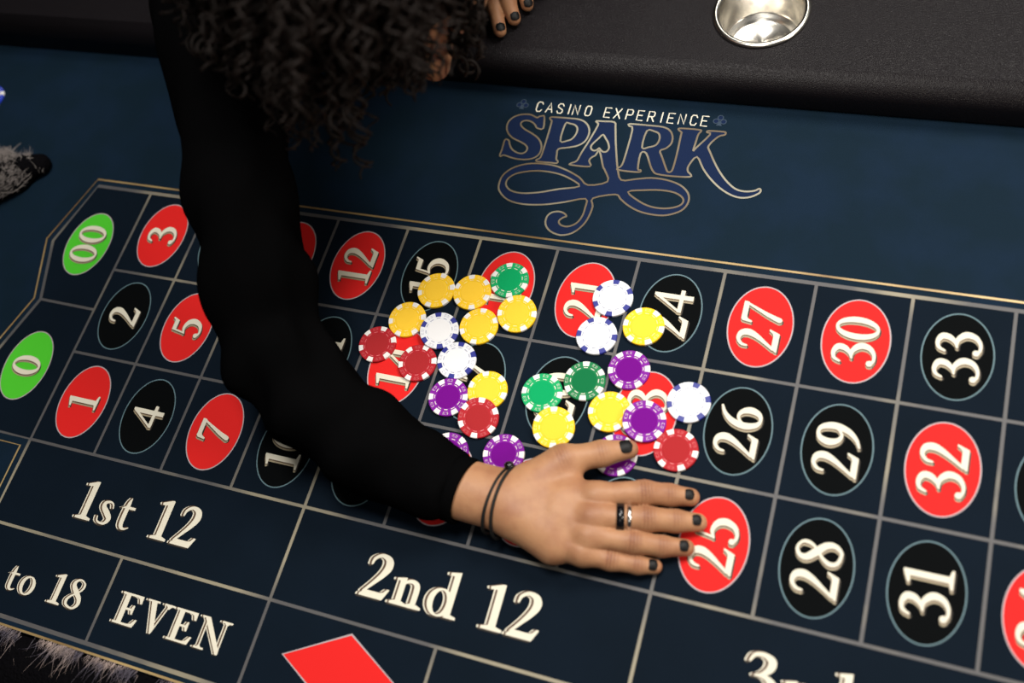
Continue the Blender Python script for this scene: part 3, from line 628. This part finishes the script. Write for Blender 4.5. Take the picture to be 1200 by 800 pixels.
# left hand resting on the armrest
def off(p, *q): return tuple(P_(p)+P_(q))
LF = [[(.3202, .6259, .0680), (.3545, .5921, .0705), (.3735, .5628, .0645), (.3855, .5369, .0535)], [(.3417, .6311, .0710), (.3724, .5917, .0735), (.3884, .5674, .0660), (.3972, .5533, .0545)],
      [(.3612, .6413, .0700), (.3909, .6034, .0710), (.4023, .5838, .0630), (.4065, .5733, .0545)], [(.3776, .6535, .0660), (.4053, .6238, .0650), (.4166, .6083, .0600), (.4208, .5979, .0535)]]
LT = [(.3028, .6750, .0645), (.2998, .6411, .0620), (.3183, .6103, .0575), (.3265, .5877, .0550)]
LW_ = [((.3098, .7010, .0790), (.3226, .7841, .1110)), ((.3405, .7113, .0790), (.3482, .7892, .1110))]
Fl = Field((.265, .515, .035), (.45, .80, .14), .0016)
d = hand(Fl, LF, LT, LW_, [.0098, .0100, .0094, .0082], [.0140, .0118, .0110, .0088], Z, .0185, .09)
v, f = Fl.mesh(d); body_parts.append((smooth_v(v, f, 1, .3), f))
# head (built upright: x right, y face, z crown) and neck
HC = Vector((.394, .403, .309))
fy = Vector((.38, -.62, -.69)).normalized(); uz = Vector((0, 0, 1)); uz = (uz-fy*uz.dot(fy)).normalized(); rx = fy.cross(uz)
HM = np.array(Matrix((rx, fy, uz)).transposed())
Fd = Field((-.10, -.12, -.17), (.10, .135, .14), .0024)
d = Fd.ell((0, -.012, .025), (.076, .096, .100))
d = smin(d, Fd.ell((0, .030, -.035), (.061, .062, .085)), .03)
d = smin(d, Fd.cap((0, .062, -.098), (0, .058, -.090), .022, .024), .03)
for s_ in (-1, 1):
    d = smin(d, Fd.ell((s_*.038, .058, -.030), (.024, .024, .022)), .02)               # cheeks
    d = smin(d, Fd.cap((s_*.050, .055, -.070), (s_*.060, .008, -.050), .016, .018), .025)  # jaw
    d = smin(d, Fd.cap((s_*.012, .080, .024), (s_*.042, .070, .024), .010, .009), .012)  # brow
    d = np.maximum(d, -(Fd.ell((s_*.031, .094, .004), (.017, .014, .011))))
    d = smin(d, Fd.ell((s_*.031, .074, .003), (.0125, .0125, .0125)), .002)              # eyes with lids
    d += .0010*np.exp(-((Fd.Z-.001)/.0012)**2)*Fd.gauss((s_*.031, .086, .001), .009)
    e = Fd.ell((s_*.079, -.006, -.008), (.010, .020, .032)); e = np.maximum(e, -Fd.ell((s_*.088, -.002, -.006), (.007, .012, .020)))
    d = smin(d, e, .006)
n_ = smin(Fd.cap((0, .084, .014), (0, .106, -.022), .0085, .0105), Fd.ell((0, .104, -.026), (.0125, .013, .0105)), .008)
for s_ in (-1, 1): n_ = smin(n_, Fd.ell((s_*.0125, .094, -.029), (.0085, .011, .008)), .006)
d = smin(d, n_, .010)
for s_ in (-1, 1): d = np.maximum(d, -Fd.ell((s_*.006, .099, -.038), (.0038, .006, .004)))
d = smin(d, Fd.ell((0, .083, -.054), (.024, .011, .0065)), .006); d = smin(d, Fd.ell((0, .082, -.065), (.020, .011, .0075)), .006)
d += .002*np.exp(-((Fd.Z+.0595)/.0016)**2)*Fd.gauss((0, .09, -.0595), .016)
d = smin(d, Fd.cap((0, -.022, -.06), (0, -.040, -.165), .052, .056), .03)
v, f = Fd.mesh(d); v = smooth_v(v, f, 1, .3)
body_parts.append(((HM @ v.T).T+np.array(HC), f))
# neck, torso and upper arms under the clothes, coarse
SR, SL, NB = (.246, .372, .252), (.440, .655, .285), (.345, .510, .262)
ELR, ELL = (.299, .122, .112), (.40, .885, .200)
HPR, HPL = (.215, .955, .19), (.385, .975, .20)
Ft = Field((.12, .02, -.02), (.62, 1.13, .45), .008)
d = smin(Ft.cap(HPR, SR, .085, .062), Ft.cap(HPL, SL, .085, .062), .06); d = smin(d, Ft.cap((.30, .96, .2), NB, .10, .07), .05)
d = smin(d, Ft.cap(NB, tuple(HC+rx*0-fy*.03-uz*.07), .052, .052), .03)
d = smin(d, Ft.chain([SR, (.262, .245, .195), (.284, .175, .155), (.304, .118, .104), (.348, .084, .071), (.43, .055, .042)], [.034, .030, .030, .030, .028, .022], .02), .03); d = smin(d, Ft.chain([SL, ELL, (.335, .755, .100)], [.045, .034, .026], .02), .03)
v, f = Ft.mesh(d); body_parts.append((v, f))
body = pchild(link('body', mesh_from(body_parts, 'body'), skin, None, True))
# darker, redder skin over the finger joints (pigment); crease lines darkened along the grooves
co = np.empty(len(body.data.vertices)*3, np.float32); body.data.vertices.foreach_get('co', co); co = co.reshape(-1, 3)
tint = np.zeros(len(co), np.float32)
for c_ in FI+[TH]+LF:
    for ji, sz, st in ((0, .0075, .55), (1, .0060, .9), (2, .0048, .7)):
        if c_ is TH and ji == 0: continue
        q = P_(c_[ji])+Z*.008; t_ = P_(c_[ji+1])-P_(c_[ji-1]) if ji else P_(c_[1])-P_(c_[0]); t_ = t_/np.linalg.norm(t_)
        r2 = ((co-q)**2).sum(1); s_ = (co-P_(c_[ji]))@t_
        g = np.exp(-r2/(2*sz*sz))
        lines = sum(np.exp(-((s_-o_)/.0008)**2) for o_ in (-.0032, -.0004, .0026, .0054)) if ji else 0
        tint = np.maximum(tint, g*st*(.55+.75*lines))
at_ = body.data.attributes.new('joint', 'FLOAT', 'POINT'); at_.data.foreach_set('value', np.clip(tint, 0, 1))
nt = skin.node_tree; an = nt.nodes.new('ShaderNodeAttribute'); an.attribute_name = 'joint'
mx = nt.nodes.new('ShaderNodeMix'); mx.data_type = 'RGBA'; mx.inputs['B'].default_value = (.20, .075, .038, 1)
pb = nt.nodes['Principled BSDF']; src = pb.inputs['Base Color'].links[0].from_socket
nt.links.new(an.outputs['Fac'], mx.inputs['Factor']); nt.links.new(src, mx.inputs['A']); nt.links.new(mx.outputs['Result'], pb.inputs['Base Color'])
body['label'] = 'warm brown skin of hands, face and neck'
# nails: thin shells lying on the finger backs
def nail(c, tip, dip, r, w, L, upv=Z, name='fingernail'):
    t = P_(tip)-P_(dip); t = t/np.linalg.norm(t); s_ = np.cross(upv, t); s_ /= np.linalg.norm(s_); nrm = np.cross(t, s_)
    c0 = P_(tip)-t*c; m = MB(); v = []; nf = 8; na = 9
    for i in range(nf+1):
        a = i/nf*2-1; hw = w*math.sqrt(max(0, 1-abs(a)**3.2))+.0003
        for j in range(na+1):
            th = (j/na*2-1)*math.asin(min(.95, hw/r)); rr = r+.0005
            v.append(c0+t*a*L+s_*rr*math.sin(th)+nrm*(rr*math.cos(th)-.0007*a*a-(.0012 if a > .6 else 0)*(a-.6)))
    m.add(v, [(i*(na+1)+j, i*(na+1)+j+1, (i+1)*(na+1)+j+1, (i+1)*(na+1)+j) for i in range(nf) for j in range(na)])
    o = m.build(name, nail_m, None, True); md = None
    pchild(o); o['label'] = 'short fingernail in black polish'; return o
for c_, r_ in zip(FI, RAD): nail(.0026, c_[3], c_[2], r_*.80, .0042, .0045)
nail(.004, TH[3], TH[2], .0097, .0056, .0062)
for c_, r_ in zip(LF, [.0098, .0100, .0094, .0082]): nail(.001, c_[3], c_[2], r_*.80, .0045, .0048, P_((.5, -.3, .8)))
# ---------------------------------------------------------------- clothes
Fs = Field((.13, -.01, -.004), (.60, 1.12, .42), .005)
tors = smin(Fs.cap(HPR, SR, .105, .072), Fs.cap(HPL, SL, .105, .072), .07)
tors = smin(tors, Fs.cap((.30, .96, .205), NB, .125, .075), .05)
hood = smin(Fs.cap((.262, .470, .300), (.330, .590, .345), .034, .040), Fs.cap((.330, .590, .345), (.440, .590, .320), .040, .034), .03)
tors = smin(tors, hood, .03)
CH = [(.4910, .0420, .0340), (.450, .0475, .0380), (.4005, .061, .0500), (.348, .083, .0710), (.304, .112, .1000), (.291, .165, .1500), (.267, .222, .1850), (.247, .286, .2180), (.240, .345, .2450)]
CRD = [.0285, .0355, .0405, .0425, .0450, .0440, .0430, .0450, .0620]
arm = Fs.chain(CH, CRD, .02)
arm2 = Fs.chain([(.3262, .725, .0870), (.3370, .785, .1140), ELL, (.435, .75, .25), SL], [.030, .036, .046, .052, .066], .02)
fold = .0022*np.sin(70*Fs.X-95*Fs.Y+40*Fs.Z+2*np.sin(30*Fs.Z))+.0016*np.sin(120*Fs.X+60*Fs.Y-80*Fs.Z+1.5*np.sin(45*Fs.Y))
crump = .004*np.sin(150*(Fs.X*.4-Fs.Y*.5+Fs.Z*.7)+2*np.sin(60*Fs.X))*Fs.gauss((.30, .125, .115), .06)
d = smin(smin(tors, arm, .05), arm2, .05)+fold+crump
d = np.maximum(d, Fs.X*0+.0025-Fs.Z)
axn = P_((.985, -.14, -.03)); axn /= np.linalg.norm(axn)
cut = (Fs.X-.4905)*axn[0]+(Fs.Y-.0425)*axn[1]+(Fs.Z-.0355)*axn[2]
d = np.maximum(d, np.where(Fs.Y < .2, cut, -1))
cut2 = (Fs.X-.3262)*-.15+(Fs.Y-.725)*-.93+(Fs.Z-.087)*-.35
d = np.maximum(d, np.where((Fs.Y > .5) & (Fs.Z < .16) & (Fs.X < .42), cut2, -1))
v, f = Fs.mesh(d); v = smooth_v(v, f, 2, .5)
top = pchild(link('sweatshirt', mesh_from([(v, f)], 'sweatshirt'), cloth, None, True)); top['label'] = 'black long-sleeved hooded top'
def band(name, centre, axis, sx, sy, width_, thick, m):
    ax = Vector(axis).normalized(); s_ = ax.cross(Vector((0, 0, 1))).normalized(); u_ = s_.cross(ax); mb = MB(); n = 40; v = []
    prof = [(-width_/2, 0), (-width_/2+.001, thick), (width_/2-.0015, thick), (width_/2, thick*.5), (width_/2, -.001), (-width_/2, -.0015)]
    for i in range(n):
        a = 2*math.pi*i/n
        for t, dr in prof: v.append(Vector(centre)+ax*t+s_*(sx+dr)*math.cos(a)+u_*(sy+dr)*math.sin(a))
    k = len(prof); mb.add(v, [(i*k+q, ((i+1) % n)*k+q, ((i+1) % n)*k+(q+1) % k, i*k+(q+1) % k) for i in range(n) for q in range(k)])
    return pchild(mb.build(name, m, None, True))
band('cuff', (.4885, .0425, .0315), (.985, -.14, -.03), .0285, .0265, .022, .0022, cloth)
# trousers and shoes
Fp = Field((.08, .82, -.74), (.54, 1.20, .32), .009)
d = None
for hp, kn, an in ((HPR, (.205, 1.00, -.27), (.20, 1.05, -.66)), (HPL, (.395, 1.02, -.27), (.40, 1.07, -.66))):
    hp2 = (hp[0]+.01, hp[1]+.03, hp[2]-.03)
    c_ = Fp.chain([hp2, kn, an, (an[0], an[1], -.70)], [.105, .068, .055, .056], .03); d = c_ if d is None else smin(d, c_, .03)
v, f = Fp.mesh(d); pchild(link('trousers', mesh_from([(smooth_v(v, f, 2), f)], 'trousers'), mat('black_trousers', (.006, .006, .007, 1), .9, bump=(500, .3, .0008)), None, True))
for x, y in ((.20, 1.05), (.40, 1.07)):
    Fo = Field((x-.07, y-.25, -.762), (x+.07, y+.08, -.64), .006)
    d = smin(Fo.cap((x, y+.02, -.722), (x, y-.16, -.732), .040, .034), Fo.cap((x, y, -.70), (x, y-.02, -.68), .042, .040), .03); d = np.maximum(d, -.757-Fo.Z)
    v, f = Fo.mesh(d); pchild(link('shoe', mesh_from([(smooth_v(v, f, 1), f)], 'shoe'), mat('black_shoe', (.008, .008, .008, 1), .4), None, True))
# ---------------------------------------------------------------- hair: a cap and curly locks falling from it
rnd = random.Random(11)
HMm = Matrix((rx, fy, uz)).transposed()
cap_ = Field((-.11, -.13, -.12), (.11, .12, .15), .005)
d = cap_.ell((0, -.016, .030), (.083, .101, .106))+.003*np.sin(90*cap_.X+20*np.sin(30*cap_.Y))*np.sin(80*cap_.Z)
d = np.maximum(d, -cap_.ell((0, .105, -.030), (.066, .062, .088))); d = np.maximum(d, -(cap_.Z+.075-.3*(cap_.Y)))
v, f = cap_.mesh(d); v = smooth_v(v, f, 1)
hv = (HM @ v.T).T+np.array(HC)
hb = MB(); hb.add([tuple(p) for p in hv], [tuple(q) for q in f])
def lock(p, n0, L, hr, turns, w):
    d_ = n0.copy(); c = p.copy(); pts = []; N = int(9*turns)+6; ph = rnd.uniform(0, 6.28); hnd = rnd.choice((-1, 1))
    for i in range(N):
        t = i/(N-1); d_ = (d_+Vector((0, 0, -1))*(.9*L/N*14)).normalized(); c = c+d_*(L/N)
        a = d_.orthogonal().normalized(); b_ = d_.cross(a); q = ph+hnd*2*math.pi*turns*t; r = hr*min(1, t*4)
        pts.append(c+(a*math.cos(q)+b_*math.sin(q))*r)
    return pts, [w*(1-.6*(i/(N-1))**3) for i in range(N)]
CR_ = Vector((.93, .28, -.23)).normalized(); NOSE = HC+HMm @ Vector((0, .105, -.012)); NV = Vector((.50, -.30, .80)).normalized()
cnt = 0
while cnt < 1000:
    u_ = Vector((rnd.gauss(0, 1), rnd.gauss(0, 1), rnd.gauss(0, 1))).normalized()
    if u_.z < -.5: continue
    if u_.y > .60 and u_.z < .30: continue
    p = Vector((u_.x*.083, -.016+u_.y*.101, .030+u_.z*.106))
    fringe = u_.y > .45 and abs(u_.x) < .35
    L = rnd.uniform(.03, .055) if fringe else rnd.uniform(.06, .12)
    n0 = Vector((u_.x*.7, u_.y*.7, u_.z*.6))
    pts, ra = lock(HC+HMm @ p, (HMm @ n0).normalized(), L, rnd.uniform(.003, .0065), L/rnd.uniform(.018, .028), rnd.uniform(.0013, .0024))
    if any(q.z < .075 or (q-HC).dot(rx) < -.078 or (q-HC).dot(CR_) > .080 for q in pts): continue
    if any(((q-NOSE)-NV*max(0, min(.16, (q-NOSE).dot(NV)))).length < .0125 for q in pts): continue
    hb.tube(pts, ra, 5); cnt += 1
cnt = 0
while cnt < 240:                                       # curls falling over the forehead and temples
    u_ = Vector((rnd.uniform(-1, .8), rnd.uniform(.35, 1), rnd.uniform(-.15, .8))).normalized()
    if u_.y < .4: continue
    p = Vector((u_.x*.081, -.016+u_.y*.099, .030+u_.z*.104)); n0 = Vector((u_.x*.5, .35+u_.y*.2, -.4))
    L = rnd.uniform(.03, .062)
    pts, ra = lock(HC+HMm @ p, (HMm @ n0).normalized(), L, rnd.uniform(.003, .005), L/rnd.uniform(.018, .026), rnd.uniform(.0014, .0024))
    if any((q-HC).dot(CR_) > .084 for q in pts): cnt += .02; continue
    if any(((q-NOSE)-NV*max(0, min(.16, (q-NOSE).dot(NV)))).length < .0115 for q in pts): cnt += .02; continue
    hb.tube(pts, ra, 5); cnt += 1
hair = pchild(hb.build('hair', hair_m, None, True)); hair['label'] = 'dark brown curly hair'
# ---------------------------------------------------------------- bracelet and rings
def wrist_loop(a, b, cen, wy, wz, name, rad):
    pass
def around(name, centre, ax, s0, u0, rad, m, label, n=56):
    ax = Vector(ax).normalized(); s_ = (Vector((0, 1, 0))-ax*ax.y).normalized(); u_ = ax.cross(s_)
    if u_.z < 0: u_ = -u_
    pts = [Vector(centre)+s_*s0*math.cos(2*math.pi*i/n)+u_*u0*math.sin(2*math.pi*i/n) for i in range(n)]
    mb = MB(); mb.tube(pts, rad*1.35, 8, closed=True); o = pchild(mb.build(name, m, None, True)); o['label'] = label; return o
around('bracelet', (.5295, .0410, .0285), (1, -.13, .10), .0305, .0215, .0011, cord_m, 'thin black cord bracelet on the right wrist')
around('bracelet', (.5370, .0410, .0280), (1, -.06, .16), .0325, .0235, .0011, cord_m, 'thin black cord bracelet on the right wrist')
mb = MB(); mb.lathe([(.0002, -.0035), (.0022, -.003), (.0032, -.0012), (.0034, 0), (.0032, .0012), (.0022, .003), (.0002, .0035)], 16)
mb.v = [(x*1.3, y*1.3, z*1.3) for x, y, z in mb.v]; bd = mb.build('bracelet_bead', mat('black_bead', (.004, .004, .004, 1), .25), None, True); bd.location = (.5335, .0700, .0400); bd.rotation_euler = (.3, 1.2, 0); pchild(bd); bd['label'] = 'small black bead on the cord bracelet'
c0, c1 = P_(FI[1][0]), P_(FI[1][1]); ax = Vector(c1-c0)
def ring_(t, r, w, m, label, gem=False):
    c = Vector(c0+(c1-c0)*t); a = ax.normalized(); s_ = a.orthogonal().normalized(); u_ = a.cross(s_); mb = MB(); v = []; n = 40
    prof = [(-w/2, 0), (-w/2+.0004, .0010), (w/2-.0004, .0010), (w/2, 0)]
    for i in range(n):
        q = 2*math.pi*i/n
        for z_, dr in prof: v.append(c+a*z_+(s_*math.cos(q)+u_*math.sin(q))*(r+dr))
    mb.add(v, [(i*4+k, ((i+1) % n)*4+k, ((i+1) % n)*4+(k+1) % 4, i*4+(k+1) % 4) for i in range(n) for k in range(4)])
    o = pchild(mb.build('finger_ring', m, None, True)); o['label'] = label
ring_(.52, .0113, .0068, mat('black_ring', (.006, .006, .008, 1), .18, .3), 'wide glossy black ring on the middle finger')
ring_(.68, .0111, .0036, mat('silver_ring', (.75, .72, .70, 1), .2, 1), 'narrow silver ring on the middle finger')
# ---------------------------------------------------------------- fluffy dark cloth at the far left
Fc = Field((-.34, .19, -.002), (-.13, .37, .05), .004)
d = Fc.chain([(-.33, .225, .018), (-.265, .262, .021), (-.205, .298, .017), (-.165, .325, .012)], [.030, .031, .024, .012], .02)
d += .003*np.sin(110*Fc.X+70*Fc.Y)*np.sin(90*Fc.Z+60*Fc.Y)
d = np.maximum(d, .0008-Fc.Z); v, f = Fc.mesh(d)
cl = empty('fluffy_cloth', (-.24, .275, 0)); tag(cl, 'black fluffy cloth with greyish tips lying on the felt beyond the green 00 oval', 'cloth')
o = link('cloth_body', mesh_from([(smooth_v(v, f, 2)-P_((-.24, .275, 0)), f)], 'cloth_body'), M['plush'], cl, True)
mb = MB(); rnd = random.Random(8)
sel = [i for i in range(len(v)) if v[i][2] > .01]
for i in range(14000):
    p = v[rnd.choice(sel)]-P_((-.24, .275, 0)); L = rnd.uniform(.003, .009)
    if math.hypot(p[0]-.022, p[1]-.018) > .055*(.6+.4*math.sin(p[0]*160)*math.sin(p[1]*210)+rnd.uniform(-.2, .4)): continue
    fibre(mb, p, (rnd.gauss(0, .7), rnd.gauss(0, .7), .5), L*1.3, .0004, rnd.uniform(0, 1.2), .5)
o = mb.build('pale_pile', mat('grey_pile', (.20, .175, .165, 1), .8), cl); o['kind'] = 'stuff'
